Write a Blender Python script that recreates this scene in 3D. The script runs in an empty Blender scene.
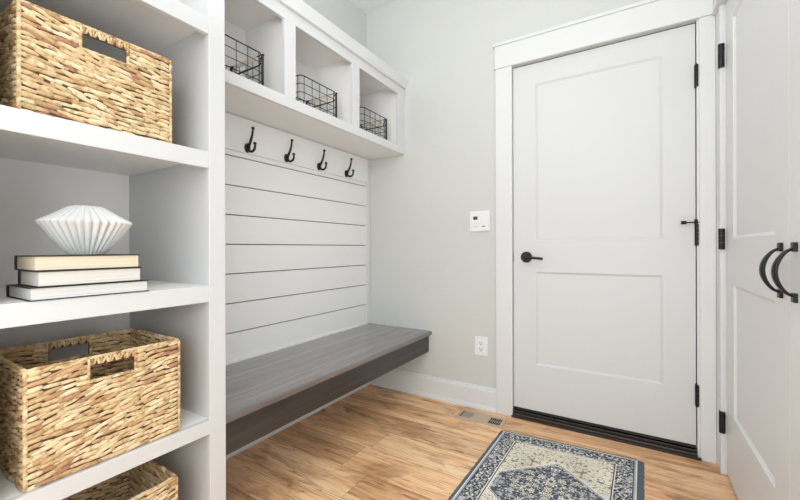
import bpy, bmesh, math, random
import numpy as np
from mathutils import Vector, Matrix, noise
random.seed(7)
S = bpy.context.scene
COL = S.collection
V = Vector

# ------------------------------------------------------------------ camera
F = 376.37; YAW = math.radians(31.6056); ROL = math.radians(-0.157)
r0 = V((math.cos(YAW), math.sin(YAW), 0)); f0 = V((-math.sin(YAW), math.cos(YAW), 0)); u0 = V((0, 0, 1))
rr = r0*math.cos(ROL) + u0*math.sin(ROL); uu = u0*math.cos(ROL) - r0*math.sin(ROL)
cd = bpy.data.cameras.new('camera'); cam = bpy.data.objects.new('camera', cd); COL.objects.link(cam)
cam.matrix_world = Matrix(((rr.x, uu.x, -f0.x, 0), (rr.y, uu.y, -f0.y, 0), (rr.z, uu.z, -f0.z, 1.0), (0, 0, 0, 1)))
cd.sensor_width = 36; cd.lens = F/800*36; cd.shift_y = -1.9/800; cd.clip_start = .02
S.camera = cam

# ------------------------------------------------------------------ materials
def new_mat(name):
    m = bpy.data.materials.new(name); m.use_nodes = True
    nt = m.node_tree; return m, nt, nt.nodes['Principled BSDF']
def N(nt, typ, **kw):
    n = nt.nodes.new(typ)
    for k, v in kw.items():
        if k in n.inputs: n.inputs[k].default_value = v
        else: setattr(n, k, v)
    return n
def mth(nt, op, a, b=None, c=None):
    n = nt.nodes.new('ShaderNodeMath'); n.operation = op
    for i, v in enumerate((a, b, c)):
        if v is None: continue
        if isinstance(v, (int, float)): n.inputs[i].default_value = v
        else: nt.links.new(v, n.inputs[i])
    return n.outputs[0]
def ramp(nt, fac, stops, interp='LINEAR'):
    n = nt.nodes.new('ShaderNodeValToRGB'); n.color_ramp.interpolation = interp
    e = n.color_ramp.elements
    while len(e) > 1: e.remove(e[-1])
    e[0].position = stops[0][0]; e[0].color = (*stops[0][1], 1)
    for p, c in stops[1:]:
        x = e.new(p); x.color = (*c, 1)
    nt.links.new(fac, n.inputs[0]); return n.outputs[0]
def mixc(nt, typ, fac, a, b):
    n = nt.nodes.new('ShaderNodeMix'); n.data_type = 'RGBA'; n.blend_type = typ
    for i, v in ((0, fac), (6, a), (7, b)):
        if isinstance(v, (int, float)): n.inputs[i].default_value = v
        elif isinstance(v, tuple): n.inputs[i].default_value = (*v, 1)
        else: nt.links.new(v, n.inputs[i])
    return n.outputs[2]
def bump(nt, bsdf, h, strength, dist):
    b = N(nt, 'ShaderNodeBump'); b.inputs['Strength'].default_value = strength; b.inputs['Distance'].default_value = dist
    nt.links.new(h, b.inputs['Height']); nt.links.new(b.outputs[0], bsdf.inputs['Normal'])
def paint(name, col, rough=.45, bscale=0, bstr=.1, spec=.5, metal=0):
    m, nt, b = new_mat(name)
    b.inputs['Base Color'].default_value = (*col, 1); b.inputs['Roughness'].default_value = rough
    b.inputs['Specular IOR Level'].default_value = spec; b.inputs['Metallic'].default_value = metal
    if bscale:
        g = N(nt, 'ShaderNodeNewGeometry'); n = N(nt, 'ShaderNodeTexNoise', Scale=bscale, Detail=3.0)
        nt.links.new(g.outputs['Position'], n.inputs['Vector']); bump(nt, b, n.outputs[0], bstr, .002)
    return m
M = {}
M['white'] = paint('white_cabinet_paint', (.645, .65, .655), .38)
M['cabinet'] = paint('white_cabinet_paint_lightened', (.76, .765, .77), .38)  # same white as the shelving unit, lightened to offset light falloff
M['shiplap'] = paint('white_shiplap_paint', (.90, .90, .90), .5)
M['door'] = paint('white_door_paint', (.715, .72, .72), .42, 260, .05)
M['closet'] = paint('closet_door_paint', (.83, .835, .84), .45, 260, .05)
M['trim'] = paint('white_trim_paint', (.78, .785, .785), .38)
M['wall'] = paint('greige_wall_paint', (.675, .682, .655), .8, 150, .8, .25)
M['ceiling'] = paint('ceiling_paint', (.86, .86, .86), .9)
M['inner'] = paint('white_inner_panel_paint', (.91, .893, .872), .5)
M['black'] = paint('matte_black_metal', (.012, .012, .013), .38, 0, 0, .5, .3)
M['dark'] = paint('black_rubber', (.02, .019, .018), .45)
M['bronze'] = paint('dark_bronze_sill', (.045, .036, .03), .35, 0, 0, .5, .4)
M['grey'] = paint('sill_ridge_metal', (.18, .17, .16), .35, 0, 0, .5, .8)
M['plate'] = paint('white_plastic', (.88, .89, .9), .3)
M['screen'] = paint('dark_lcd', (.06, .08, .08), .25)
M['mark'] = paint('grey_print', (.35, .36, .37), .5)
M['groove_shade'] = paint('black_groove_shade', (.02, .02, .02), .9)  # black that stands for the shadow inside the shiplap gaps
M['slot'] = paint('slot_black', (.03, .03, .03), .6)
M['ventm'] = paint('tan_vent_metal', (.60, .46, .34), .45)
M['ventl'] = paint('tan_louver', (.40, .29, .20), .5)
M['ceramic'] = paint('matte_white_ceramic', (.74, .74, .73), .5)
M['cover'] = paint('black_book_cloth', (.02, .018, .016), .6)
M['grip'] = paint('pale_wood_grip', (.80, .73, .62), .6)
M['steel'] = paint('dull_steel', (.5, .5, .5), .35, 0, 0, .5, .9)

def pages(name, col):
    m, nt, b = new_mat(name)
    g = N(nt, 'ShaderNodeTexCoord'); mp = N(nt, 'ShaderNodeMapping'); mp.inputs['Scale'].default_value = (3, 3, 900)
    n = N(nt, 'ShaderNodeTexNoise', Scale=1.0, Detail=2.0)
    nt.links.new(g.outputs['Object'], mp.inputs[0]); nt.links.new(mp.outputs[0], n.inputs['Vector'])
    c = ramp(nt, n.outputs[0], [(.3, tuple(k*.82 for k in col)), (.6, col)])
    nt.links.new(c, b.inputs['Base Color']); b.inputs['Roughness'].default_value = .9
    return m
M['pages_cream'] = pages('cream_pages', (.76, .655, .50))
M['pages_white'] = pages('white_pages', (.72, .69, .645))
M['pages_pale'] = pages('pale_pages', (.70, .70, .68))

def floor_mat():
    m, nt, b = new_mat('oak_plank_floor'); L = nt.links
    g = N(nt, 'ShaderNodeNewGeometry'); s = N(nt, 'ShaderNodeSeparateXYZ'); L.new(g.outputs['Position'], s.inputs[0])
    X, Y = s.outputs[0], s.outputs[1]
    PW, PL = .182, 1.22
    yr = mth(nt, 'DIVIDE', mth(nt, 'ADD', Y, 5.03), PW); row = mth(nt, 'FLOOR', yr); fy = mth(nt, 'FRACT', yr)
    w1 = N(nt, 'ShaderNodeTexWhiteNoise'); w1.noise_dimensions = '1D'; L.new(row, w1.inputs['W'])
    xr = mth(nt, 'ADD', mth(nt, 'DIVIDE', mth(nt, 'ADD', X, 20), PL), w1.outputs[0]); colx = mth(nt, 'FLOOR', xr); fx = mth(nt, 'FRACT', xr)
    cb = N(nt, 'ShaderNodeCombineXYZ'); L.new(row, cb.inputs[0]); L.new(colx, cb.inputs[1])
    w2 = N(nt, 'ShaderNodeTexWhiteNoise'); w2.noise_dimensions = '2D'; L.new(cb.outputs[0], w2.inputs['Vector'])
    rnd = w2.outputs['Value']
    off = mth(nt, 'MULTIPLY', rnd, 37.0)
    def grain(sx, sy, scale, detail, dist=0.):
        c = N(nt, 'ShaderNodeCombineXYZ')
        L.new(mth(nt, 'ADD', mth(nt, 'MULTIPLY', X, sx), off), c.inputs[0]); L.new(mth(nt, 'MULTIPLY', Y, sy), c.inputs[1]); L.new(off, c.inputs[2])
        n = N(nt, 'ShaderNodeTexNoise', Scale=scale, Detail=detail, Roughness=.62, Distortion=dist); L.new(c.outputs[0], n.inputs['Vector']); return n.outputs[0]
    g1 = grain(.8, 9, 1.5, 4., .5); g2 = grain(4, 90, 1.6, 4.); g3 = grain(1.6, 3.2, 2.2, 3., .6); g4 = grain(1.6, 16, 2.6, 6., 1.2)
    base = ramp(nt, g1, [(.26, (.39, .20, .095)), (.40, (.63, .375, .20)), (.53, (.80, .535, .32)), (.70, (.88, .65, .42))])
    c = mixc(nt, 'MULTIPLY', .7, base, ramp(nt, g2, [(.34, (.70, .63, .56)), (.52, (1, 1, 1))]))
    c = mixc(nt, 'MULTIPLY', .6, c, ramp(nt, g3, [(.34, (.50, .40, .33)), (.47, (1, 1, 1))]))
    c = mixc(nt, 'MULTIPLY', .8, c, ramp(nt, g4, [(.33, (.34, .22, .15)), (.40, (1, 1, 1))]))
    g5 = grain(2.4, 38, 2.2, 5., 1.0); c = mixc(nt, 'MULTIPLY', .7, c, ramp(nt, g5, [(.36, (.60, .50, .42)), (.47, (1, 1, 1))]))
    c = mixc(nt, 'MULTIPLY', 1.0, c, ramp(nt, rnd, [(0, (1.02, .94, .86)), (.35, (1.3, 1.26, 1.22)), (.7, (1.42, 1.40, 1.36)), (1, (1.22, 1.14, 1.06))]))
    # knots
    vo = N(nt, 'ShaderNodeTexVoronoi', Scale=1.0); cc = N(nt, 'ShaderNodeCombineXYZ'); L.new(mth(nt, 'MULTIPLY', X, 1.8), cc.inputs[0]); L.new(mth(nt, 'MULTIPLY', Y, 4.2), cc.inputs[1]); L.new(off, cc.inputs[2]); L.new(cc.outputs[0], vo.inputs['Vector'])
    c = mixc(nt, 'MULTIPLY', .85, c, ramp(nt, vo.outputs['Distance'], [(.025, (.15, .08, .05)), (.07, (.75, .66, .6)), (.13, (1, 1, 1))]))
    # seams
    ey = mth(nt, 'MINIMUM', fy, mth(nt, 'SUBTRACT', 1, fy)); ex = mth(nt, 'MINIMUM', fx, mth(nt, 'SUBTRACT', 1, fx))
    sy = mth(nt, 'GREATER_THAN', ey, .006); sx = mth(nt, 'GREATER_THAN', ex, .0010); sm = mth(nt, 'MULTIPLY', sy, sx)
    c = mixc(nt, 'MIX', mth(nt, 'ADD', mth(nt, 'MULTIPLY', sm, .55), .45), (.16, .095, .055), c)
    L.new(c, b.inputs['Base Color']); b.inputs['Roughness'].default_value = .42; b.inputs['Specular IOR Level'].default_value = .4
    bump(nt, b, mth(nt, 'ADD', sm, mth(nt, 'MULTIPLY', g2, .3)), .35, .0012)
    return m
M['floor'] = floor_mat()

def bench_mat(name, k=1.0, coat=1.0):
    m, nt, b = new_mat(name); L = nt.links
    g = N(nt, 'ShaderNodeNewGeometry'); mp = N(nt, 'ShaderNodeMapping'); mp.inputs['Scale'].default_value = (38, 1.4, 38)
    L.new(g.outputs['Position'], mp.inputs[0])
    n = N(nt, 'ShaderNodeTexNoise', Scale=1.2, Detail=5.0, Roughness=.6, Distortion=.5); L.new(mp.outputs[0], n.inputs['Vector'])
    mp2 = N(nt, 'ShaderNodeMapping'); mp2.inputs['Scale'].default_value = (220, 3, 220); L.new(g.outputs['Position'], mp2.inputs[0])
    n2 = N(nt, 'ShaderNodeTexNoise', Scale=1.2, Detail=3.0); L.new(mp2.outputs[0], n2.inputs['Vector'])
    s = N(nt, 'ShaderNodeSeparateXYZ'); L.new(g.outputs['Position'], s.inputs[0])
    w = N(nt, 'ShaderNodeTexWhiteNoise'); w.noise_dimensions = '1D'
    L.new(mth(nt, 'FLOOR', mth(nt, 'DIVIDE', mth(nt, 'ADD', s.outputs[0], 3), .088)), w.inputs['W'])
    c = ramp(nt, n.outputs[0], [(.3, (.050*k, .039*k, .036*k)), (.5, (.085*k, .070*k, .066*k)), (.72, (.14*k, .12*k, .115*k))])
    c = mixc(nt, 'MULTIPLY', .3, c, ramp(nt, n2.outputs[0], [(.35, (.6, .57, .55)), (.6, (1, 1, 1))]))
    c = mixc(nt, 'MULTIPLY', .45, c, ramp(nt, w.outputs['Value'], [(0, (.85, .85, .85)), (1, (1.15, 1.15, 1.15))]))
    L.new(c, b.inputs['Base Color']); b.inputs['Roughness'].default_value = .34; b.inputs['Specular IOR Level'].default_value = .7; b.inputs['Coat Weight'].default_value = coat; b.inputs['Coat IOR'].default_value = 1.7; b.inputs['Coat Roughness'].default_value = .22
    bump(nt, b, n2.outputs[0], .12, .001)
    return m
M['bench'] = bench_mat('grey_stained_wood_lit', 1.95); M['apron'] = bench_mat('grey_stained_wood_shaded', .40, .12)  # one wood: seat colour raised for its sheen, apron darkened for shade

def wicker_mat(name, k=1.0):
    m, nt, b = new_mat(name); L = nt.links
    g = N(nt, 'ShaderNodeNewGeometry')
    c = ramp(nt, g.outputs['Random Per Island'], [(0, (.64, .46, .25)), (.16, (.76, .59, .36)), (.32, (.56, .37, .19)), (.46, (.80, .65, .43)), (.62, (.46, .28, .15)), (.67, (.70, .52, .30)), (.80, (.62, .49, .27)), (.91, (.42, .23, .14)), (.95, (.80, .63, .40))], 'CONSTANT')
    tc = N(nt, 'ShaderNodeTexCoord'); n = N(nt, 'ShaderNodeTexNoise', Scale=90.0, Detail=3.0); L.new(tc.outputs['Object'], n.inputs['Vector'])
    c = mixc(nt, 'MULTIPLY', .8, c, ramp(nt, n.outputs[0], [(.32, (.55, .42, .30)), (.5, (1, 1, 1))]))
    L.new(c, b.inputs['Base Color']); b.inputs['Roughness'].default_value = .62; b.inputs['Specular IOR Level'].default_value = .3
    bump(nt, b, n.outputs[0], .4, .002)
    return m
M['wicker'] = wicker_mat('water_hyacinth')
M['core'] = paint('basket_gap_shade', (.09, .045, .02), .9)  # shade between the strands, put into the colour

def rug_mat():
    m, nt, b = new_mat('rug_pile'); L = nt.links
    a = N(nt, 'ShaderNodeVertexColor'); a.layer_name = 'Col'
    tc = N(nt, 'ShaderNodeTexCoord'); n = N(nt, 'ShaderNodeTexNoise', Scale=420.0, Detail=2.0); L.new(tc.outputs['Object'], n.inputs['Vector'])
    c = mixc(nt, 'MULTIPLY', .4, a.outputs[0], ramp(nt, n.outputs[0], [(.35, (.6, .6, .6)), (.62, (1.15, 1.15, 1.15))]))
    L.new(c, b.inputs['Base Color']); b.inputs['Roughness'].default_value = .95; b.inputs['Specular IOR Level'].default_value = .1
    bump(nt, b, n.outputs[0], .6, .002)
    return m
M['rug'] = rug_mat()
M['fringe'] = paint('slate_blue_fringe', (.13, .15, .185), .95, 300, .5, .1)
M['binding'] = paint('dark_slate_binding', (.055, .065, .09), .95, 300, .5, .1)

# ------------------------------------------------------------------ helpers
def thing(name, label, cat, loc=(0, 0, 0), group=None, rz=0):
    o = bpy.data.objects.new(name, None); COL.objects.link(o); o.location = loc; o.rotation_euler = (0, 0, rz)
    o.empty_display_size = .05; o['label'] = label; o['category'] = cat
    if group: o['group'] = group
    return o
def obj(name, bm, m, parent=None, org=None, bev=0, smooth=False, seg=2):
    """links bm as ONE mesh; org = world point the vertices are measured from (subtracted)"""
    if org is not None: bmesh.ops.translate(bm, verts=bm.verts, vec=-V(org))
    bmesh.ops.recalc_face_normals(bm, faces=bm.faces)
    me = bpy.data.meshes.new(name); bm.to_mesh(me); bm.free()
    o = bpy.data.objects.new(name, me); COL.objects.link(o); me.materials.append(M[m] if isinstance(m, str) else m)
    if smooth:
        for p in me.polygons: p.use_smooth = True
    if parent is not None: o.parent = parent
    if bev:
        b = o.modifiers.new('bevel', 'BEVEL'); b.width = bev; b.segments = seg; b.limit_method = 'ANGLE'; b.harden_normals = False
    return o
def struct(name, bm, m, bev=0, label=None):
    o = obj(name, bm, m, None, None, bev); o['kind'] = 'structure'
    if label: o['label'] = label
    return o
def B(): return bmesh.new()
def box(bm, x0, x1, y0, y1, z0, z1):
    vs = [bm.verts.new((x, y, z)) for x in (x0, x1) for y in (y0, y1) for z in (z0, z1)]
    for f in ((0, 1, 3, 2), (4, 6, 7, 5), (0, 4, 5, 1), (2, 3, 7, 6), (0, 2, 6, 4), (1, 5, 7, 3)): bm.faces.new([vs[i] for i in f])
    return bm
def boxes(*bs):
    bm = B()
    for b in bs: box(bm, *b)
    return bm
def tube(bm, pts, r, seg=8, cap=True):
    pts = [V(p) for p in pts]; n = len(pts)
    rs = r if isinstance(r, (list, tuple)) else [r]*n
    t = (pts[1]-pts[0]).normalized(); up = V((0, 0, 1)) if abs(t.z) < .9 else V((1, 0, 0))
    a = t.cross(up).normalized(); rings = []
    for i in range(n):
        t = (pts[min(i+1, n-1)]-pts[max(i-1, 0)]).normalized()
        a = (a - t*a.dot(t)).normalized(); b = t.cross(a)
        rings.append([bm.verts.new(pts[i] + (a*math.cos(2*math.pi*k/seg) + b*math.sin(2*math.pi*k/seg))*rs[i]) for k in range(seg)])
    for i in range(n-1):
        for k in range(seg): bm.faces.new((rings[i][k], rings[i][(k+1) % seg], rings[i+1][(k+1) % seg], rings[i+1][k]))
    if cap: bm.faces.new(rings[0][::-1]); bm.faces.new(rings[-1])
    return bm
def ball(bm, c, r, sc=(1, 1, 1)):
    bmesh.ops.create_uvsphere(bm, u_segments=14, v_segments=9, radius=1, matrix=Matrix.Translation(V(c)) @ Matrix.Diagonal((r*sc[0], r*sc[1], r*sc[2], 1)))
    return bm
def curve3(pts, n=8):
    pts = [V(p) for p in pts]; P = [pts[0]*2-pts[1]] + pts + [pts[-1]*2-pts[-2]]; out = []
    for i in range(1, len(P)-2):
        for k in range(n):
            t = k/n; a, b, c, d = P[i-1], P[i], P[i+1], P[i+2]
            out.append(.5*((2*b)+(c-a)*t+(2*a-5*b+4*c-d)*t*t+(3*b-a-3*c+d)*t**3))
    return out+[pts[-1]]
def prism_y(prof, y0, y1):
    """profile [(x,z)...] extruded along y"""
    bm = B(); a = [bm.verts.new((x, y0, z)) for x, z in prof]; b = [bm.verts.new((x, y1, z)) for x, z in prof]; n = len(prof)
    for i in range(n): bm.faces.new((a[i], a[(i+1) % n], b[(i+1) % n], b[i]))
    bm.faces.new(a); bm.faces.new(b[::-1]); return bm
def prism_x(prof, x0, x1):
    bm = B(); a = [bm.verts.new((x0, y, z)) for y, z in prof]; b = [bm.verts.new((x1, y, z)) for y, z in prof]; n = len(prof)
    for i in range(n): bm.faces.new((a[i], a[(i+1) % n], b[(i+1) % n], b[i]))
    bm.faces.new(a); bm.faces.new(b[::-1]); return bm

# ------------------------------------------------------------------ layout constants
XL, XR, YB, ZC = -1.680, .372, 2.265, 2.745      # left wall, right wall, back wall, ceiling
YR = -1.5                                         # the room opens behind the camera here
# ------------------------------------------------------------------ shell
struct('floor', boxes((XL-.1, XR+.7, YR, YB+.14, -.05, 0)), 'floor')
struct('ceiling', boxes((XL-.1, XR+.1, YR, YB+.14, ZC, ZC+.05)), 'ceiling')
struct('wall_left', boxes((XL-.1, XL, YR, YB+.14, 0, ZC)), 'wall')
DX0, DX1, DZ1 = -.606, .265, 2.078                # back door opening
struct('wall_back', boxes((XL, DX0-.02, YB, YB+.14, 0, ZC), (DX1+.02, XR+.1, YB, YB+.14, 0, ZC), (DX0-.02, DX1+.02, YB, YB+.14, DZ1+.02, ZC)), 'wall')
CY0, CY1, CZ1 = .600, 2.150, 2.066                # closet opening
struct('wall_right', boxes((XR, XR+.1, YR, CY0-.02, 0, ZC), (XR, XR+.1, CY1+.02, YB, 0, ZC), (XR, XR+.1, CY0-.02, CY1+.02, CZ1+.02, ZC)), 'wall')
# closet inside, behind its doors
struct('wall_closet', boxes((XR+.65, XR+.7, CY0-.1, CY1+.1, 0, 2.3), (XR+.1, XR+.7, CY0-.15, CY0-.1, 0, 2.3), (XR+.1, XR+.7, CY1+.1, CY1+.15, 0, 2.3), (XR+.1, XR+.7, CY0-.15, CY1+.15, 2.3, 2.35)), 'wall')

def base_prof(f, back, s):    # f = face coordinate, s = direction into the room (+1/-1)
    return [(back, 0), (f+s*.012, 0), (f+s*.012, .012), (f+s*.005, .024), (f, .028), (f, .118), (f-s*.006, .130), (f-s*.008, .138), (back, .140)]
o = struct('baseboard_back', prism_x(base_prof(2.250, YB, -1), XL+.02, -.7005), 'trim')
o = struct('baseboard_left', prism_y(base_prof(-1.650, XL, 1), .752, YB-.02), 'trim')
DY0 = 2.278
# back door casing (flat craftsman), jamb and stop
CY = 2.245
struct('trim_1', boxes((-.700, -.6032, CY, YB, 0, 2.078)), 'trim', .0015)
struct('trim_2', boxes((.2735, .3328, CY, YB, 0, 2.078)), 'trim', .0015)
bm = boxes((-.703, .3325, CY-.003, YB, 2.0855, 2.213), (-.709, .3325, CY-.008, YB, 2.078, 2.086), (-.713, .3325, CY-.013, YB, 2.2125, 2.229))
struct('trim_3', bm, 'trim', .0015)
bm = boxes((DX0-.02, DX0, YB-.005, YB+.12, 0, DZ1), (DX1, DX1+.02, YB-.005, YB+.12, 0, DZ1), (DX0-.02, DX1+.02, YB-.005, YB+.12, DZ1, DZ1+.02))
struct('trim_4', bm, 'trim')
for bx in ((DX1-.0035, DX1-.0005, DY0+.004, DY0+.035, .05, DZ1-.001), (DX0+.001, DX1-.001, DY0+.004, DY0+.035, DZ1-.0045, DZ1-.0005)):
    struct('trim_18', boxes(bx), 'dark')
# sill
struct('trim_5', boxes((DX0+.001, DX1-.001, 2.2465, 2.31, 0, .020)), 'bronze', .002)
bm = boxes((DX0+.001, DX1-.001, 2.268, 2.31, .020, .030), (DX0+.001, DX1-.001, 2.274, 2.31, .030, .040))
struct('trim_6', bm, 'dark', .001)
struct('trim_7', boxes((DX0-.002, DX1+.012, 2.236, 2.2462, 0, .011)), 'bronze', .001)
bm = boxes((DX0+.001, DX1-.001, 2.2695, 2.272, .030, .0322), (DX0+.001, DX1-.001, 2.2475, 2.250, .020, .0222))
struct('trim_8', bm, 'grey')

# ------------------------------------------------------------------ panelled doors
def slab(w, h, t, rects, bw=.011, dep=.008):
    """door in local coords: x 0..w, z 0..h, front face at y=0 (facing -y), back at y=t; rects are recessed panels"""
    bm = B(); xs = sorted({0, w, *[r[0] for r in rects], *[r[1] for r in rects]}); zs = sorted({0, h, *[r[2] for r in rects], *[r[3] for r in rects]})
    g = {(i, j): bm.verts.new((x, 0, z)) for i, x in enumerate(xs) for j, z in enumerate(zs)}
    for i in range(len(xs)-1):
        for j in range(len(zs)-1):
            q = [g[i, j], g[i+1, j], g[i+1, j+1], g[i, j+1]]
            R = [r for r in rects if r[0] <= xs[i] and xs[i+1] <= r[1] and r[2] <= zs[j] and zs[j+1] <= r[3]]
            if not R: bm.faces.new(q); continue
            r = R[0]; st = [(.0025, .003), (bw*.55, .0045), (bw, dep)]; prev = q
            for d, y in st:
                nx = [bm.verts.new((x, y, z)) for x, z in ((r[0]+d, r[2]+d), (r[1]-d, r[2]+d), (r[1]-d, r[3]-d), (r[0]+d, r[3]-d))]
                for k in range(4): bm.faces.new((prev[k], prev[(k+1) % 4], nx[(k+1) % 4], nx[k]))
                prev = nx
            bm.faces.new(prev)
    c = [bm.verts.new((x, t, z)) for x, z in ((0, 0), (w, 0), (w, h), (0, h))]
    bm.faces.new(c[::-1]); bt = [g[i, 0] for i in range(len(xs))]; tp = [g[i, len(zs)-1] for i in range(len(xs))]
    lf = [g[0, j] for j in range(len(zs))]; rt = [g[len(xs)-1, j] for j in range(len(zs))]
    bm.faces.new(bt[::-1]+[c[0], c[1]]); bm.faces.new(tp+[c[2], c[3]]); bm.faces.new(lf+[c[3], c[0]]); bm.faces.new(rt[::-1]+[c[1], c[2]])
    return bm
DY = 2.278; dx0, dx1, dz0, dz1 = DX0+.003, DX1-.004, .052, DZ1-.005
def rz(x0, x1, z0, z1): return (x0-dx0, x1-dx0, z0-dz0, z1-dz0)
bm = slab(dx1-dx0, dz1-dz0, .045, [rz(-.474, .131, 1.040, 1.953), rz(-.474, .131, .318, .860)])
door1 = obj('door_1', bm, 'door'); door1.location = (dx0, DY, dz0); door1['kind'] = 'structure'
OD = (dx0, DY, dz0)
# bottom sweep
obj('door_sweep', boxes((dx0, dx1, DY-.004, DY+.03, .031, .0515)), 'dark', door1, OD)
# lever handle
hx, hz = -.527, .945
bm = B(); bmesh.ops.create_cone(bm, cap_ends=True, segments=36, radius1=.033, radius2=.031, depth=.010, matrix=Matrix.Translation((hx, DY-.005, hz)) @ Matrix.Rotation(math.pi/2, 4, 'X'))
tube(bm, [(hx, DY-.008, hz), (hx, DY-.050, hz)], [.013, .011], 16)
hd = obj('door_handle', bm, 'black', door1, OD, .0015)
bm = B(); tube(bm, curve3([(hx-.004, DY-.050, hz+.001), (hx+.02, DY-.054, hz), (hx+.06, DY-.054, hz-.004), (hx+.100, DY-.050, hz-.008)], 5), [.0085]*5+[.0075]*10+[.0065], 12)
ball(bm, (hx, DY-.05, hz), .0105)
lv = obj('lever', bm, 'black', hd, OD, 0, True)
obj('latch_plate', boxes((DX0-.0005, DX0+.0025, DY-.028, DY-.004, hz-.028, hz+.028)), 'black', door1, OD)
def hinge_back(z0, z1):
    bm = boxes((DX1-.008, DX1-.002, DY-.003, DY+.0, z0, z1), (DX1-.0012, DX1+.0008, DY-.026, DY-.003, z0+.001, z1-.001))
    n = 5; h = (z1-z0)/n
    for k in range(n): tube(bm, [(DX1+.001, DY-.011, z0+k*h+.0006), (DX1+.001, DY-.011, z0+(k+1)*h-.0006)], .0092, 12)
    tube(bm, [(DX1+.001, DY-.011, z0-.005), (DX1+.001, DY-.011, z1+.005)], .006, 10)
    return obj('hinge', bm, 'black', door1, OD)
for a, b in ((1.762, 1.870), (1.008, 1.112), (.243, .347)): hinge_back(a, b)
bm = B(); tube(bm, [(.205+.010, DY-.022, 1.119), (.282, DY-.016, 1.119)], .0030, 10)
tube(bm, [(.203, DY-.022, 1.119), (.224, DY-.022, 1.119)], .0082, 12); tube(bm, [(.274, DY-.0155, 1.119), (.288, DY-.0150, 1.119)], .0070, 12)
tube(bm, [(DX1-.002, DY-.012, 1.112), (DX1-.002, DY-.012, 1.134)], .0082, 12)
obj('door_stop', bm, 'black', door1, OD)

# closet doors (front faces look towards -x)
CX = .353
def closet_door(name, y0, y1, hinge_far):
    z0, z1 = .012, 2.060; w = y1-y0
    a, b = (.130, .138)
    bm = slab(w, z1-z0, .018, [(.131, w-.118 if True else 0, 1.036-z0, 1.942-z0), (.131, w-.118, .300-z0, .845-z0)])
    o = obj(name, bm, 'closet'); o['kind'] = 'structure'
    if hinge_far:   # local x runs from the far hinge side towards the camera
        o.matrix_world = Matrix.Translation((CX, y1, z0)) @ Matrix(((0, 1, 0, 0), (-1, 0, 0, 0), (0, 0, 1, 0), (0, 0, 0, 1)))
    else:
        bmx = o.data
        for v in bmx.vertices: v.co.x = w - v.co.x
        bmx.flip_normals()
        o.matrix_world = Matrix.Translation((CX, y1, z0)) @ Matrix(((0, 1, 0, 0), (-1, 0, 0, 0), (0, 0, 1, 0), (0, 0, 0, 1)))
    return o
def child_world(name, bm, m, parent, bev=0, smooth=False):
    o = obj(name, bm, m, None, None, bev, smooth)
    o.parent = parent; o.matrix_parent_inverse = parent.matrix_world.inverted(); return o
bpy.context.view_layer.update()
d2 = closet_door('door_2', 1.380, 2.146, True); d3 = closet_door('door_3', .606, 1.376, False)
bpy.context.view_layer.update()
def pull(parent, yc):
    zt, zb = 1.000, .872
    bm = B(); n = 20; rings = []
    for i in range(n+1):
        t = i/n; z = zt-.004+(zb+.004-(zt-.004))*t; s = math.sin(math.pi*t)**.62
        x = CX-.007-.034*s; wv = .0065+.0085*math.sin(math.pi*t); th = .0036+.0024*math.sin(math.pi*t)
        dzd = (zb-zt); dxd = -.034*.62*math.pi*math.cos(math.pi*t)*max(math.sin(math.pi*t), .04)**(-.38)
        T = V((dxd, 0, dzd)).normalized(); nn = V((-T.z, 0, T.x))
        rings.append([bm.verts.new(V((x, yc, z))+nn*th*math.sin(a)+V((0, 1, 0))*wv*math.cos(a)) for a in [2*math.pi*k/12 for k in range(12)]])
    for i in range(n):
        for k in range(12): bm.faces.new((rings[i][k], rings[i][(k+1) % 12], rings[i+1][(k+1) % 12], rings[i+1][k]))
    bm.faces.new(rings[0]); bm.faces.new(rings[-1])
    p = child_world('pull_handle', bm, 'black', parent, 0, True)
    bpy.context.view_layer.update()
    for z in (zt, zb): child_world('mounting_plate', boxes((CX-.009, CX, yc-.010, yc+.010, z-.012, z+.012)), 'black', p, .0015)
pull(d2, 1.433); pull(d3, 1.326)
def hinge_closet(z0, z1):
    bm = B(); yk = CY1+.002; n = 3; h = (z1-z0)/n
    box(bm, .3318, .3335, yk+.004, yk+.022, z0, z1)
    for k in range(n): tube(bm, [(.3375, yk, z0+k*h+.0003), (.3375, yk, z0+(k+1)*h-.0003)], .0115, 14)
    return child_world('hinge', bm, 'black', d2)
for a, b in ((1.790, 1.893), (.990, 1.082), (.184, .277)): hinge_closet(a, b)
# closet casing, jamb, header
struct('trim_9', boxes((.333, XR, CY1+.005, CY-.0005, 0, CZ1+.002)), 'trim', .0015)
struct('trim_10', boxes((.333, XR, CY0-.10, CY0-.005, 0, CZ1+.002)), 'trim', .0015)
struct('trim_11', boxes((.322, XR, CY0-.11, CY-.004, CZ1+.010, 2.216), (.318, XR, CY0-.115, CY-.009, CZ1+.002, CZ1+.0105), (.312, XR, CY0-.12, CY-.014, 2.2155, 2.230)), 'trim', .0015)
struct('trim_12', boxes((XR, XR+.10, CY1, CY1+.02, 0, CZ1), (XR, XR+.10, CY0-.02, CY0, 0, CZ1), (XR, XR+.10, CY0-.02, CY1+.02, CZ1, CZ1+.02)), 'trim')

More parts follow.
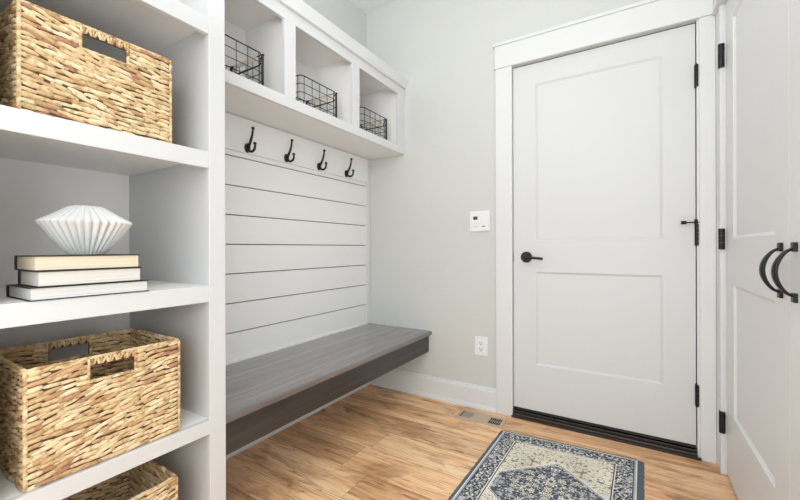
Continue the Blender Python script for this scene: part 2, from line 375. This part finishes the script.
# ------------------------------------------------------------------ shiplap wall above the bench
XS = -1.660
grooves = [.444+.1442*k for k in range(8)]
for k in range(7):
    z0, z1 = grooves[k]+.0018, grooves[k+1]-.0018
    pass
bm = B()
for k in range(7): box(bm, XS-.012, XS, .765, 2.228, grooves[k]+.0024, grooves[k+1]-.0024)
box(bm, XS-.012, XS, .765, 2.228, grooves[7]+.0024, 1.652)
struct('trim_13', bm, 'shiplap', .0006)
struct('trim_17', boxes((XL, XS-.0125, .765, 2.228, .444, 1.652)), 'groove_shade')  # added black sheet, paints the groove shadows
struct('trim_14', boxes((XS-.001, XS+.012, .765, 2.230, 1.480, 1.652)), 'shiplap', .001)      # hook rail
struct('trim_15', boxes((XL, XS+.006, 2.2285, YB-.0005, .444, 1.652)), 'trim', .001)
qr = [(XS, .4435)]+[(XS+.014*math.cos(a), .4435+.016*math.sin(a)) for a in [i*math.pi/12 for i in range(7)]]
struct('trim_16', prism_y(qr, .765, 2.228), 'trim')

# ------------------------------------------------------------------ cubby cabinet
OC = (-1.52, 1.51, 1.655); XF = -1.355
cab = thing('wall_cabinet', 'white wall-hung cabinet with three open cubbies above the coat hooks', 'cabinet', OC)
c0, c1 = .752, 2.2635
XBK = XL+.001
obj('back_panel', boxes((XBK, XBK+.008, c0, c1, 1.662, 2.150)), 'inner', cab, OC)
obj('bottom_panel', boxes((XBK, XF-.018, c0, c1, 1.655, 1.672)), 'inner', cab, OC)
obj('cubby_floor', boxes((XBK+.008, XF-.018, c0, c1, 1.688, 1.700)), 'inner', cab, OC)
obj('top_panel', boxes((XBK, XF-.018, c0, c1, 2.106, 2.124)), 'inner', cab, OC)
for y in (1.2295, 1.722): obj('divider', boxes((XBK+.008, XF-.018, y-.008, y+.008, 1.700, 2.106)), 'inner', cab, OC)
obj('side_panel', boxes((XBK+.008, XF-.018, c1-.070, c1-.002, 1.672, 2.106)), 'inner', cab, OC)
obj('side_panel', boxes((XBK+.008, XF-.018, c0, c0+.018, 1.672, 2.106)), 'inner', cab, OC)
obj('bottom_rail', boxes((XF-.018, XF, c0, c1, 1.655, 1.705)), 'cabinet', cab, OC, .0012)
obj('top_rail', boxes((XF-.018, XF, c0, c1, 2.058, 2.130)), 'cabinet', cab, OC, .0012)
for a, b in ((c0, .79), (1.196, 1.263), (1.690, 1.755), (2.184, c1)): obj('stile', boxes((XF-.018, XF-.0004, a, b, 1.705, 2.058)), 'cabinet', cab, OC)
obj('crown', boxes((XF-.0005, XF+.018, c0, c1, 2.112, 2.186), (XBK, XF-.0005, c0, c1, 2.130, 2.186)), 'cabinet', cab, OC, .002)

# ------------------------------------------------------------------ tall shelving unit
XU = -1.131; OU = (-1.4, .43, 0)
unit = thing('shelving_unit', 'tall white built-in shelving unit holding the wicker baskets', 'shelf', OU)
y0, y1 = .228, .694; TOPZ = 2.24
obj('back_panel', boxes((XBK, XBK+.008, .178, .745, .03, TOPZ)), 'inner', unit, OU)
obj('side_panel', boxes((XBK+.008, XU-.020, y1+.004, .748, 0, TOPZ)), 'white', unit, OU)
obj('side_panel', boxes((XBK+.008, XU-.020, .174, y0-.004, 0, TOPZ)), 'inner', unit, OU)
obj('stile', boxes((XU-.020, XU, y1, .749, 0, TOPZ)), 'white', unit, OU, .0015)
obj('stile', boxes((XU-.020, XU, .173, y0, 0, TOPZ)), 'white', unit, OU, .0015)
for zt, fh in ((.050, .050), (.460, .044), (.884, .052), (1.305, .052), (1.728, .053), (2.150, .052)):
    obj('shelf', boxes((XBK+.008, XU-.020, y0-.004, y1+.004, zt-.020 if zt > .1 else zt-.018, zt)), 'inner', unit, OU)
    obj('shelf_front', boxes((XU-.020, XU-.0006, y0, y1, zt-fh, zt)), 'white', unit, OU, .0015)
obj('crown', boxes((XBK, XU+.018, .173, .749, TOPZ, TOPZ+.03)), 'white', unit, OU, .002)

# ------------------------------------------------------------------ bench
OB = (-1.40, 1.51, .302)
bench = thing('bench', 'dark grey stained wooden bench fixed under the white shiplap', 'bench', OB)
xn = -1.143; prof = [(XL+.001, .4185), (xn-.004, .4185), (xn-.001, .4215), (xn, .426), (xn, .436), (xn-.002, .4405), (xn-.006, .4430), (XL+.001, .4430)]
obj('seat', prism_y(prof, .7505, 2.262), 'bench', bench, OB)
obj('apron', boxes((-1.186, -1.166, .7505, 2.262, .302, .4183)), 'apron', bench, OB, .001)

# ------------------------------------------------------------------ coat hooks
def make_hook(loc, label):
    t = thing('coat_hook', label, 'hook', loc, 'black coat hooks along the white rail')
    bm = B(); n = 20
    for d, s in ((0, 1.0), (.004, 1.0), (.007, .72)): pass
    rings = [[bm.verts.new((d, .0165*s*math.cos(2*math.pi*k/n), .0235*s*math.sin(2*math.pi*k/n))) for k in range(n)] for d, s in ((0, 1.), (.0045, 1.), (.0085, .74))]
    for i in range(2):
        for k in range(n): bm.faces.new((rings[i][k], rings[i][(k+1) % n], rings[i+1][(k+1) % n], rings[i+1][k]))
    bm.faces.new(rings[0]); bm.faces.new(rings[-1])
    obj('backplate', bm, 'black', t)
    bm = B(); P = curve3([(.006, 0, .000), (.018, 0, .016), (.030, 0, .036), (.039, 0, .058), (.043, 0, .074), (.045, 0, .088)], 5)
    tube(bm, P, [.0072-.0026*i/(len(P)-1) for i in range(len(P))], 10); ball(bm, (.046, 0, .0925), .0080)
    obj('upper_arm', bm, 'black', t, None, 0, True)
    bm = B(); P = curve3([(.006, 0, -.004), (.020, 0, -.018), (.040, 0, -.022), (.056, 0, -.013), (.061, 0, .003), (.060, 0, .010)], 5)
    tube(bm, P, [.0068-.0016*i/(len(P)-1) for i in range(len(P))], 10); ball(bm, (.060, 0, .014), .0082)
    obj('lower_arm', bm, 'black', t, None, 0, True)
    return t
def copy_thing(src, loc, label):
    r = src.copy(); COL.objects.link(r); r.location = loc; r['label'] = label
    for ch in src.children:
        c = ch.copy(); COL.objects.link(c); c.parent = r
        for g in ch.children:
            d = g.copy(); COL.objects.link(d); d.parent = c
    return r
HX = XS+.012
hk = make_hook((HX, 1.212, 1.506), 'black double coat hook nearest the tall shelving unit')
copy_thing(hk, (HX, 1.464, 1.506), 'black double coat hook second from the tall shelving unit')
copy_thing(hk, (HX, 1.722, 1.506), 'black double coat hook third from the tall shelving unit')
copy_thing(hk, (HX, 1.984, 1.506), 'black double coat hook nearest the grey back wall')

# ------------------------------------------------------------------ wire baskets
def make_wire(loc, label):
    """origin: front right bottom corner; x 0 (front) .. -.235, y 0 .. -.265"""
    t = thing('wire_basket', label, 'basket', loc, 'black wire baskets in the cubbies')
    w, d, h, rc = .265, .235, .165, .022; rw = .0017
    def loop(z, r=rc, sh=0):
        pts = []
        for cx_, cy_, a0 in ((-r, -r, 0), (-d+r, -r, 90), (-d+r, -w+r, 180), (-r, -w+r, 270)):
            for k in range(5):
                a = math.radians(a0+k*22.5); pts.append((cx_+(r-sh)*math.cos(a), cy_+(r-sh)*math.sin(a), z))
        return pts+[pts[0]]
    obj('rim', tube(B(), loop(h), .0028, 8), 'black', t, None, 0, True)
    obj('base_ring', tube(B(), loop(.003), .0020, 8), 'black', t, None, 0, True)
    bm = B(); 
    for z in (.042, .082, .124): tube(bm, loop(z), rw, 6)
    ys = [-.022-.0555*k for k in range(5)]; xs = [-.022-.048*k for k in range(5)]
    for y in ys:
        tube(bm, [(0, y, h), (0, y, .003), (-d, y, .003), (-d, y, h)], rw, 6)
    for x in xs:
        tube(bm, [(x, 0, h), (x, 0, .003), (x, -w, .003), (x, -w, h)], rw, 6)
    for k in range(9): tube(bm, [(-.012-.026*k, -.004, .0035), (-.012-.026*k, -w+.004, .0035)], rw, 6)
    obj('wire_mesh', bm, 'black', t)
    obj('corner_post', tube(B(), [(-.004, .001, .001), (-.004, .001, h)], .0056, 10), 'black', t)
    for y in (.001,): obj('handle_bracket', boxes((-d-.002, -d+.010, y-.004, y+.004, h-.040, h+.002)), 'black', t, None, .001)
    for s, y in ((1, .004),):
        bm = B(); tube(bm, curve3([(-.006, y, h-.002), (-.022, y+s*.001, h-.012), (-.030, y+s*.002, h-.034), (-.045, y+s*.002, h-.040), (-.19, y+s*.002, h-.040), (-.205, y+s*.002, h-.034), (-.213, y+s*.001, h-.012), (-.229, y, h-.002)], 5), .0027, 8)
        ball(bm, (-.005, y+s*.001, h), .0058); ball(bm, (-.230, y+s*.001, h), .0058)
        obj('handle', bm, 'black', t)
    for y in (-.006,): obj('wooden_grip', boxes((-.200, -.035, y-.003, y+.003, h-.022, h-.003)), 'grip', t, None, .002)['label'] = 'pale wooden grip'
    return t
wb = make_wire((-1.398, 1.110, 1.7005), 'black wire basket in the cubby beside the tall shelving unit')
copy_thing(wb, (-1.398, 1.602, 1.7005), 'black wire basket in the middle cubby')
copy_thing(wb, (-1.398, 2.105, 1.7005), 'black wire basket in the cubby nearest the back wall')

# ------------------------------------------------------------------ wicker baskets
def strand_template(m=6):
    ts = [-.78, -.35, .35, .78]; pts = [(-1, 0, 0)]
    for t in ts:
        r = (1-abs(t)**2.4)**.5
        for k in range(m): a = 2*math.pi*k/m; pts.append((t, r*math.cos(a), r*math.sin(a)))
    pts.append((1, 0, 0)); f = []
    for k in range(m): f.append((0, 1+(k+1) % m, 1+k, -1))
    for i in range(len(ts)-1):
        for k in range(m): f.append((1+i*m+k, 1+i*m+(k+1) % m, 1+(i+1)*m+(k+1) % m, 1+(i+1)*m+k))
    e = len(pts)-1
    for k in range(m): f.append((e, 1+(len(ts)-1)*m+k, 1+(len(ts)-1)*m+(k+1) % m, -1))
    return np.array(pts), f
TP, TF = strand_template()
class Strands:
    def __init__(s): s.v = []; s.f = []; s.n = 0
    def add(s, c, ax, nrm, hl, hh, hn, bow=0):
        ax = np.array(ax, float); ax /= np.linalg.norm(ax); nrm = np.array(nrm, float); up = np.cross(nrm, ax)
        P = TP.copy(); q = c + P[:, :1]*hl*ax + P[:, 1:2]*hh*up + (P[:, 2:3]*hn + bow*(1-P[:, :1]**2))*nrm
        s.v.append(q); s.f += [tuple(i+s.n for i in f if i >= 0) for f in TF]; s.n += len(P)
    def build(s, name, m, parent):
        me = bpy.data.meshes.new(name); me.from_pydata(np.concatenate(s.v).tolist(), [], s.f); me.validate()
        for p in me.polygons: p.use_smooth = True
        me.materials.append(M[m]); o = bpy.data.objects.new(name, me); COL.objects.link(o); o.parent = parent; return o
def make_basket(loc, label, W, D, H, slant, seed, hz=.036):
    """origin at base centre; front faces +x; width along y, depth along x"""
    rnd = random.Random(seed); t = thing('wicker_basket', label, 'basket', loc, 'woven baskets on the shelving unit')
    walls = [('f', (D/2, 0), (0, 1), (1, 0), W), ('b', (-D/2, 0), (0, -1), (-1, 0), W), ('r', (0, W/2), (-1, 0), (0, 1), D), ('l', (0, -W/2), (1, 0), (0, -1), D)]
    hw = .047; h1 = H-.024; h0 = h1-hz
    S_ = Strands(); pitch = .0128; rows = int((H-.010)/pitch)
    for nm, c, d, n, Lw in walls:
        for j in range(rows+1):
            z = .0065+j*pitch; sp = .0290; k = int(Lw/sp)+1; ph = rnd.random()*sp*.8 + (j % 2)*sp*.5
            for i in range(-5, k+1):
                s = -Lw/2 + i*sp + ph + rnd.uniform(-.003, .003)
                if i < -3: s = (-1 if i == -5 else 1)*(hw+.016)
                elif i < -1: s = (-1 if i == -3 else 1)*(Lw/2-.015)
                elif s < -Lw/2+.014 or s > Lw/2-.014: continue
                zz = z+rnd.uniform(-.0012, .0012)
                near = nm in 'fb' and h0-.006 < zz < H
                if i < -3 and not near: continue
                if near and abs(s) < hw+.014: continue
                a = slant+rnd.uniform(-.16, .16); off = rnd.uniform(-.0020, .0020)
                if j == 0: a *= .3
                hl = rnd.uniform(.021, .033)
                hl = min(hl, (Lw/2-abs(s))+.002)
                if near: hl = min(hl, abs(s)-hw-.001)
                taper = 1
                pos = (c[0]+d[0]*s+n[0]*off, c[1]+d[1]*s+n[1]*off, zz)
                S_.add(np.array(pos), (d[0]*math.cos(a), d[1]*math.cos(a), math.sin(a)), (n[0], n[1], 0), hl, rnd.uniform(.0058, .0076), .0066)
    S_.build('body', 'wicker', t)
    # core coloured as shade in the weave gaps, with the handle cut-outs left open
    e = .002; bm = B()
    for x in (D/2, -D/2):
        for bx in ((-W/2, W/2, .003, h0), (-W/2, -hw, h0, h1), (hw, W/2, h0, h1), (-W/2, W/2, h1, H-.006)): box(bm, x-e, x+e, bx[0], bx[1], bx[2], bx[3])
    for y in (W/2, -W/2): box(bm, -D/2, D/2, y-e, y+e, .003, H-.006)
    box(bm, -D/2, D/2, -W/2, W/2, .002, .008)
    obj('gap_shade_core', bm, 'core', t)
    # twisted rim
    R = Strands(); 
    for nm, c, d, n, Lw in walls:
        k = int(Lw/.011)
        for i in range(1, k):
            s = -Lw/2+i*Lw/k; a = .20
            R.add(np.array((c[0]+d[0]*s, c[1]+d[1]*s, H-.003)), (d[0]*math.cos(a), d[1]*math.cos(a), math.sin(a)), (n[0], n[1], 0), .0125, .0034, .0062)
    for sx in (1, -1):
        for sy in (1, -1):
            for j in range(int((H-.008)/.010)):
                R.add(np.array((sx*(D/2), sy*(W/2), .009+j*.010)), (0.10*sx, -.10*sy, 1), (sx*.7071, sy*.7071, 0), .0092, .0050, .0055)
    R.build('rim', 'wicker', t)
    # wrapped handle above each cut-out, and the cut-out's edging
    for sx in (1, -1):
        Hn = Strands(); k = 17
        for i in range(k):
            s = -hw-.004+i*(2*hw+.008)/(k-1)
            Hn.add(np.array((sx*D/2, s, (h1+H)/2+.000)), (0, .12+.3*((i % 3)-1), 1), (sx, 0, 0), .0125, .0040, .0062)
        for s in (-hw-.005, hw+.005):
            for q in range(5): Hn.add(np.array((sx*D/2, s, h0+q*hz/4)), (0, .15, 1), (sx, 0, 0), .0095, .0046, .0066)
        for i in range(6):
            s = -hw+i*(2*hw)/5; Hn.add(np.array((sx*D/2, s, h0-.002)), (0, 1, .12), (sx, 0, 0), .016, .0045, .0068)
        Hn.build('handle', 'wicker', t)
    return t
BW, BD, BH = .318, .290, .262
make_basket((-1.146-BD/2, .4405, .4605), 'woven wicker basket with an open top on the shelf below the books', .332, BD, .272, .17, 3)
make_basket((-1.172-BD/2, .4350, 1.3055), 'woven wicker basket on the shelf above the white vase', .326, BD, .258, -.16, 5)
make_basket((-1.165-BD/2, .4480, .0505), 'woven wicker basket partly in view on the lowest shelf', .322, BD, .268, .20, 9)

# ------------------------------------------------------------------ books and vase
def make_book(label, x0, x1, y0, y1, z0, z1, pg, rz=0):
    O_ = ((x0+x1)/2, (y0+y1)/2, z0)
    t = thing('book', label, 'book', O_, 'books stacked on the shelf', rz); ct = .0022
    hx, hy, h = (x1-x0)/2, (y1-y0)/2, z1-z0
    bm = boxes((-hx, hx, -hy, hy, 0, ct), (-hx, hx, -hy, hy, h-ct, h))
    prof = [(-hx+.002, 0)]+[(-hx+.002-.004*math.sin(a), h/2-h/2*math.cos(a)) for a in [i*math.pi/8 for i in range(1, 8)]]+[(-hx+.002, h), (-hx+.0045, h), (-hx+.0045, 0)]
    p = prism_y(prof, -hy, hy); me = bpy.data.meshes.new('tmp'); p.to_mesh(me); p.free(); bm.from_mesh(me); bpy.data.meshes.remove(me)
    obj('cover', bm, 'cover', t, None, .0004)
    obj('pages', boxes((-hx+.0045, hx-.0035, -hy+.004, hy-.004, ct, h-ct)), pg, t)
make_book('white-paged hardback book lying at the bottom of the stack', -1.292, -1.128, .277, .519, .8842, .9142, 'pages_pale')
make_book('white-paged hardback book in the middle of the stack', -1.256, -1.126, .289, .501, .9144, .9502, 'pages_white', .004)
make_book('cream-paged hardback book at the top of the stack under the vase', -1.262, -1.126, .284, .497, .9504, .9850, 'pages_cream', -.004)

ZV = .9852
bm = B(); NP = 32; n = NP*10
VS = .925
prof = [(.0385, 0, .25), (.0415, .001, .6), (.055, .018, .9), (.075, .044, 1), (.093, .070, 1.1), (.1010, .0800, 1.1), (.1035, .0835, 1.0), (.1000, .0875, .8), (.086, .0965, .6), (.068, .1080, .55), (.050, .1195, .55), (.041, .1250, .5), (.036, .1272, .3), (.030, .1278, .15), (.026, .125, .0), (.024, .110, 0)]
rings = []
for r, z, am in prof:
    ring = []
    for k in range(n):
        th = 2*math.pi*k/n; ph = NP*th/(2*math.pi) % 1; tri = 2*abs(math.sin(math.pi*ph))**.8-1.35
        edge = math.exp(-((z-.083)/.012)**2)
        ring.append(bm.verts.new((VS*(r*(1+.070*am*tri))*math.cos(th), VS*(r*(1+.070*am*tri))*math.sin(th), z+.0022*edge*tri)))
    rings.append(ring)
for i in range(len(rings)-1):
    for k in range(n): bm.faces.new((rings[i][k], rings[i][(k+1) % n], rings[i+1][(k+1) % n], rings[i+1][k]))
bm.faces.new(rings[0]); bm.faces.new(rings[-1])
vz = obj('vase', bm, 'ceramic', None, None, 0, False); vz.location = (-1.232, .4155, ZV)
vz['label'] = 'white pleated shell-shaped vase sitting on the stack of books'; vz['category'] = 'vase'

# ------------------------------------------------------------------ things on the back wall
OT = (-.8035, YB, 1.166)
t = thing('thermostat', 'white square wall thermostat with a small dark screen', 'thermostat', OT)
obj('plate', boxes((-.868, -.739, YB-.012, YB-.0003, 1.102, 1.230)), 'plate', t, OT, .003)
obj('cover', boxes((-.800, -.744, YB-.020, YB-.012, 1.106, 1.226)), 'plate', t, OT, .003)
obj('screen', boxes((-.846, -.818, YB-.0135, YB-.012, 1.176, 1.196)), 'screen', t, OT)
for bx in ((-.852, -.812, YB-.0128, YB-.012, 1.1315, 1.1335), (-.842, -.836, YB-.0128, YB-.012, 1.150, 1.153), (-.828, -.822, YB-.0128, YB-.012, 1.150, 1.153)): obj('printed_mark', boxes(bx), 'mark', t, OT)
obj('button', boxes((-.788, -.764, YB-.0218, YB-.020, 1.129, 1.137)), 'mark', t, OT)
OO = (-.799, YB, .3885)
t = thing('electrical_outlet', 'white duplex electrical outlet low on the grey wall', 'outlet', OO)
obj('plate', boxes((-.841, -.757, YB-.006, YB-.0003, .331, .446)), 'plate', t, OO, .002)
for zc in (.369, .408):
    bm = boxes((-.816, -.782, YB-.009, YB-.006, zc-.015, zc+.015)); rc = obj('receptacle', bm, 'plate', t, OO, .003)
    for bx in ((-.8080, -.8050, YB-.0096, YB-.009, zc-.001, zc+.008), (-.7935, -.7905, YB-.0096, YB-.009, zc-.001, zc+.007), (-.8020, -.7960, YB-.0096, YB-.009, zc-.011, zc-.005)): obj('slot', boxes(bx), 'slot', rc, OO)

# ------------------------------------------------------------------ floor vent
OV = (-.755, 2.127, 0)
t = thing('floor_vent', 'tan metal floor vent beside the door casing', 'vent', OV)
vx0, vx1, vy0, vy1 = -.893, -.619, 2.060, 2.194
obj('frame', boxes((vx0, vx1, vy0, vy0+.026, .0003, .004), (vx0, vx1, vy1-.026, vy1, .0003, .004), (vx0, vx0+.016, vy0+.026, vy1-.026, .0003, .004), (vx1-.016, vx1, vy0+.026, vy1-.026, .0003, .004), (-.806, -.704, vy0+.026, vy1-.026, .0003, .0035)), 'ventm', t, OV)
obj('well', boxes((vx0+.01, vx1-.01, vy0+.02, vy1-.02, .0002, .0006)), 'slot', t, OV)
for a, b, n, mt, lw in ((vx0+.016, -.806, 7, 'ventm', .0052), (-.704, vx1-.016, 5, 'ventl', .0026)):
    bm = B()
    for k in range(n):
        x = a+(k+1)*(b-a)/(n+1)+(.004 if mt == 'ventm' else 0); box(bm, x-lw/2, x+lw/2, vy0+.026, vy1-.026, .0006, .0030)
    if mt == 'ventl': box(bm, a, b, 2.124, 2.130, .0006, .0032)
    obj('louvers', bm, mt, t, OV)

# ------------------------------------------------------------------ rug
RW, RL = .612, .920; ang = math.radians(-1.3); SK = .094
def rug_colors(nx, ny):
    navy = (.105, .115, .145); char = (.075, .075, .082); slate = (.17, .185, .22); lb = (.50, .54, .58); cream = (.94, .88, .73); pale = (.93, .91, .82); tan = (.44, .37, .27); olive = (.20, .19, .15)
    out = np.zeros((ny, nx, 3)); rnd = random.Random(11)
    def mirror(u, v): return RW/2-abs(u-RW/2), min(v, RL-v)
    def flowers(step, rmin, rmax, seed, keep=.92):
        r = random.Random(seed); L = []
        for i in range(int(RW/2/step)+2):
            for j in range(int(RL/2/step)+2):
                if r.random() < keep: L.append(((i+.5+r.uniform(-.28, .28))*step, (j+.5+r.uniform(-.28, .28))*step, r.uniform(rmin, rmax), r.choice((4, 5, 6, 8)), r.random()*6, r.random()))
        G = {}
        for f in L: G.setdefault((int(f[0]/step), int(f[1]/step)), []).append(f)
        return G, step
    FG = flowers(.040, .012, .020, 2); FB = flowers(.024, .0050, .0085, 5); FC = flowers(.026, .0045, .0085, 8, .8); FS = flowers(.015, .0022, .0042, 12, .9)
    def hit(FL, u, v):
        G, st = FL; i, j = int(u/st), int(v/st); best = None
        for a in (-1, 0, 1):
            for b in (-1, 0, 1):
                for f in G.get((i+a, j+b), ()):
                    dx, dy = u-f[0], v-f[1]; d = math.hypot(dx, dy)
                    R = f[2]*(.74+.26*math.cos(f[3]*math.atan2(dy, dx)+f[4]))
                    q = d/R
                    if q < 1 and (best is None or q < best[0]): best = (q, f)
        return best
    bo, bi = .020, .092
    for j in range(ny):
        for i in range(nx):
            U, Vv = (i+.5)/nx*RW, (j+.5)/ny*RL; u, v = mirror(U, Vv); e = min(u, v)
            nz = noise.noise(V((u*95, v*95, 3))); nz2 = noise.noise(V((u*42, v*42, 9)))
            if e < .005: c = pale if u < v else slate
            elif e < .012: c = lb if u < v else pale
            elif e < .016: c = navy
            elif e < bi-.012:
                c = char if nz2 < .1 else navy
                if abs(nz2) < .09: c = lb
                h = hit(FS, u, v)
                if h: c = (pale, lb, tan)[int(h[1][5]*3)]
                h = hit(FB, u, v)
                if h: c = (pale, lb, cream)[int(h[1][5]*3)] if h[0] > .38 else ((.22, .09, .09) if h[1][5] > .8 else navy)
                if nz > .32: c = pale
            elif e < bi-.008: c = pale
            elif e < bi-.004: c = char
            else:
                # hexagonal medallion field with pointed ends
                ap = .205; k = (v-ap) - (RW/2-u)*.90
                if k > 0 and u > bi+.006:
                    if k < .004: c = navy
                    elif k < .008: c = pale
                    else:
                        c = navy if nz2 < .16 else slate
                        if abs(noise.noise(V((u*30, v*30, 20)))) < .055: c = lb
                        if nz > .40: c = cream
                        h = hit(FS, u, v)
                        if h: c = (lb, cream, slate)[int(h[1][5]*3)]
                        h = hit(FG, u, v)
                        if h: c = (cream, pale, lb)[int(h[1][5]*3)] if h[0] > .62 else (slate if h[0] > .45 else (cream if h[0] > .2 else tan))
                else:
                    c = cream
                    if abs(noise.noise(V((u*34, v*34, 30)))) < .045: c = tan
                    h = hit(FS, u, v)
                    if h and h[1][5] < .45: c = tan
                    h = hit(FC, u, v)
                    if h: c = (tan, pale, olive)[int(h[1][5]*3)] if h[0] > .5 else (pale if h[1][5] < .5 else slate)
                    if k > -.014: c = pale
            w = .93+.14*noise.noise(V((U*9, Vv*9, 5)))
            out[j, i] = [x*w for x in c]
    return out
nx, ny = 270, 400
cols = rug_colors(nx, ny)
me = bpy.data.meshes.new('pile')
gx = np.linspace(-RW/2, RW/2, nx+1); gy = np.linspace(0, -RL, ny+1)
vs = [(x, y, .0078) for y in gy for x in gx]
fs = [(j*(nx+1)+i, (j+1)*(nx+1)+i, (j+1)*(nx+1)+i+1, j*(nx+1)+i+1) for j in range(ny) for i in range(nx)]
b0 = len(vs); vs += [(-RW/2, 0, .0005), (-RW/2, -RL, .0005), (RW/2, -RL, .0005), (RW/2, 0, .0005)]
fs += [(b0+3, b0+2, b0+1, b0), (0, nx, b0+3, b0), (ny*(nx+1), b0+1, b0+2, ny*(nx+1)+nx)]
fs += [(0, b0, b0+1, ny*(nx+1)), (nx, ny*(nx+1)+nx, b0+2, b0+3)]
vs = [(a, b+SK*a, c) for a, b, c in vs]
me.from_pydata(vs, [], fs)
ca = me.color_attributes.new('Col', 'FLOAT_COLOR', 'CORNER')
arr = np.full((len(me.loops), 4), 1.0); cf = cols.reshape(-1, 3); arr[:nx*ny*4, :3] = np.repeat(cf, 4, axis=0); arr[nx*ny*4:, :3] = (.07, .08, .11)
ca.data.foreach_set('color', arr.ravel()); me.materials.append(M['rug'])
OR = (-.2850, 2.0545, .0003)
rug = thing('rug', 'blue and cream patterned area rug with dark fringe on the plank floor', 'rug', OR, None, ang)
pl = bpy.data.objects.new('pile', me); COL.objects.link(pl); pl.parent = rug
bm = boxes((-RW/2, RW/2, 0, .004, .0005, .0085))
for v in bm.verts: v.co.y += SK*v.co.x
obj('binding', bm, 'binding', rug, None, .001)
rnd = random.Random(4)
for s in (1, -1):
    bm = B(); y = -.001
    while y > -RL:
        x = s*RW/2; L_ = rnd.uniform(.022, .027) if s > 0 else rnd.uniform(.014, .018); dy = rnd.uniform(-.0025, .0025)
        tube(bm, [(x-s*.001, y, .0055), (x+s*.008, y+dy*.3, .0040), (x+s*L_, y+dy, .0024)], [.0022, .0021, .0019], 5)
        y -= .0034
    for v in bm.verts: v.co.y += SK*v.co.x
    obj('fringe', bm, 'fringe', rug)

# ------------------------------------------------------------------ light
w = bpy.data.worlds.new('daylight'); S.world = w; w.use_nodes = True
bg = w.node_tree.nodes['Background']; bg.inputs[0].default_value = (.925, .975, 1, 1); bg.inputs[1].default_value = 2.12
def area(name, loc, tgt, size, power, col=(1, 1, 1)):
    l = bpy.data.lights.new(name, 'AREA'); l.shape = 'SQUARE'; l.size = size; l.energy = power; l.color = col
    o = bpy.data.objects.new(name, l); COL.objects.link(o); o.location = loc; o.rotation_euler = (V(tgt)-V(loc)).to_track_quat('-Z', 'Y').to_euler(); return o
TINT = (.93, .976, 1)
area('ceiling_bounce_fill', (-.5, 0, 1.9), (-.5, .3, 2.8), .5, 19.5, TINT)  # added unseen fill, aimed up to bounce off the ceiling
area('fill_low', (.1, -.45, 1.05), (-1.3, .9, 1.0), .8, 5.9, TINT)  # added unseen fill at camera height for the shelf side
area('fill_high', (.1, -.5, 1.6), (-1.3, .9, 1.4), 1.0, 9.0, TINT)  # added unseen fill, lifts the upper shelves and cubbies
area('fill_overhead', (-.1, .1, 2.2), (-1.4, 1.4, 1.6), .8, 1.6, TINT)  # added fill towards the shiplap, no fixture hangs here
area('fill_side', (.26, .5, .7), (-1.4, .75, .6), .6, 3.4, TINT)  # added unseen fill from the right for the low shelves
S.view_settings.view_transform = 'Standard'; S.view_settings.look = 'None'; S.view_settings.gamma = 1
S.view_settings.use_curve_mapping = False; S.view_settings.exposure = 0.05
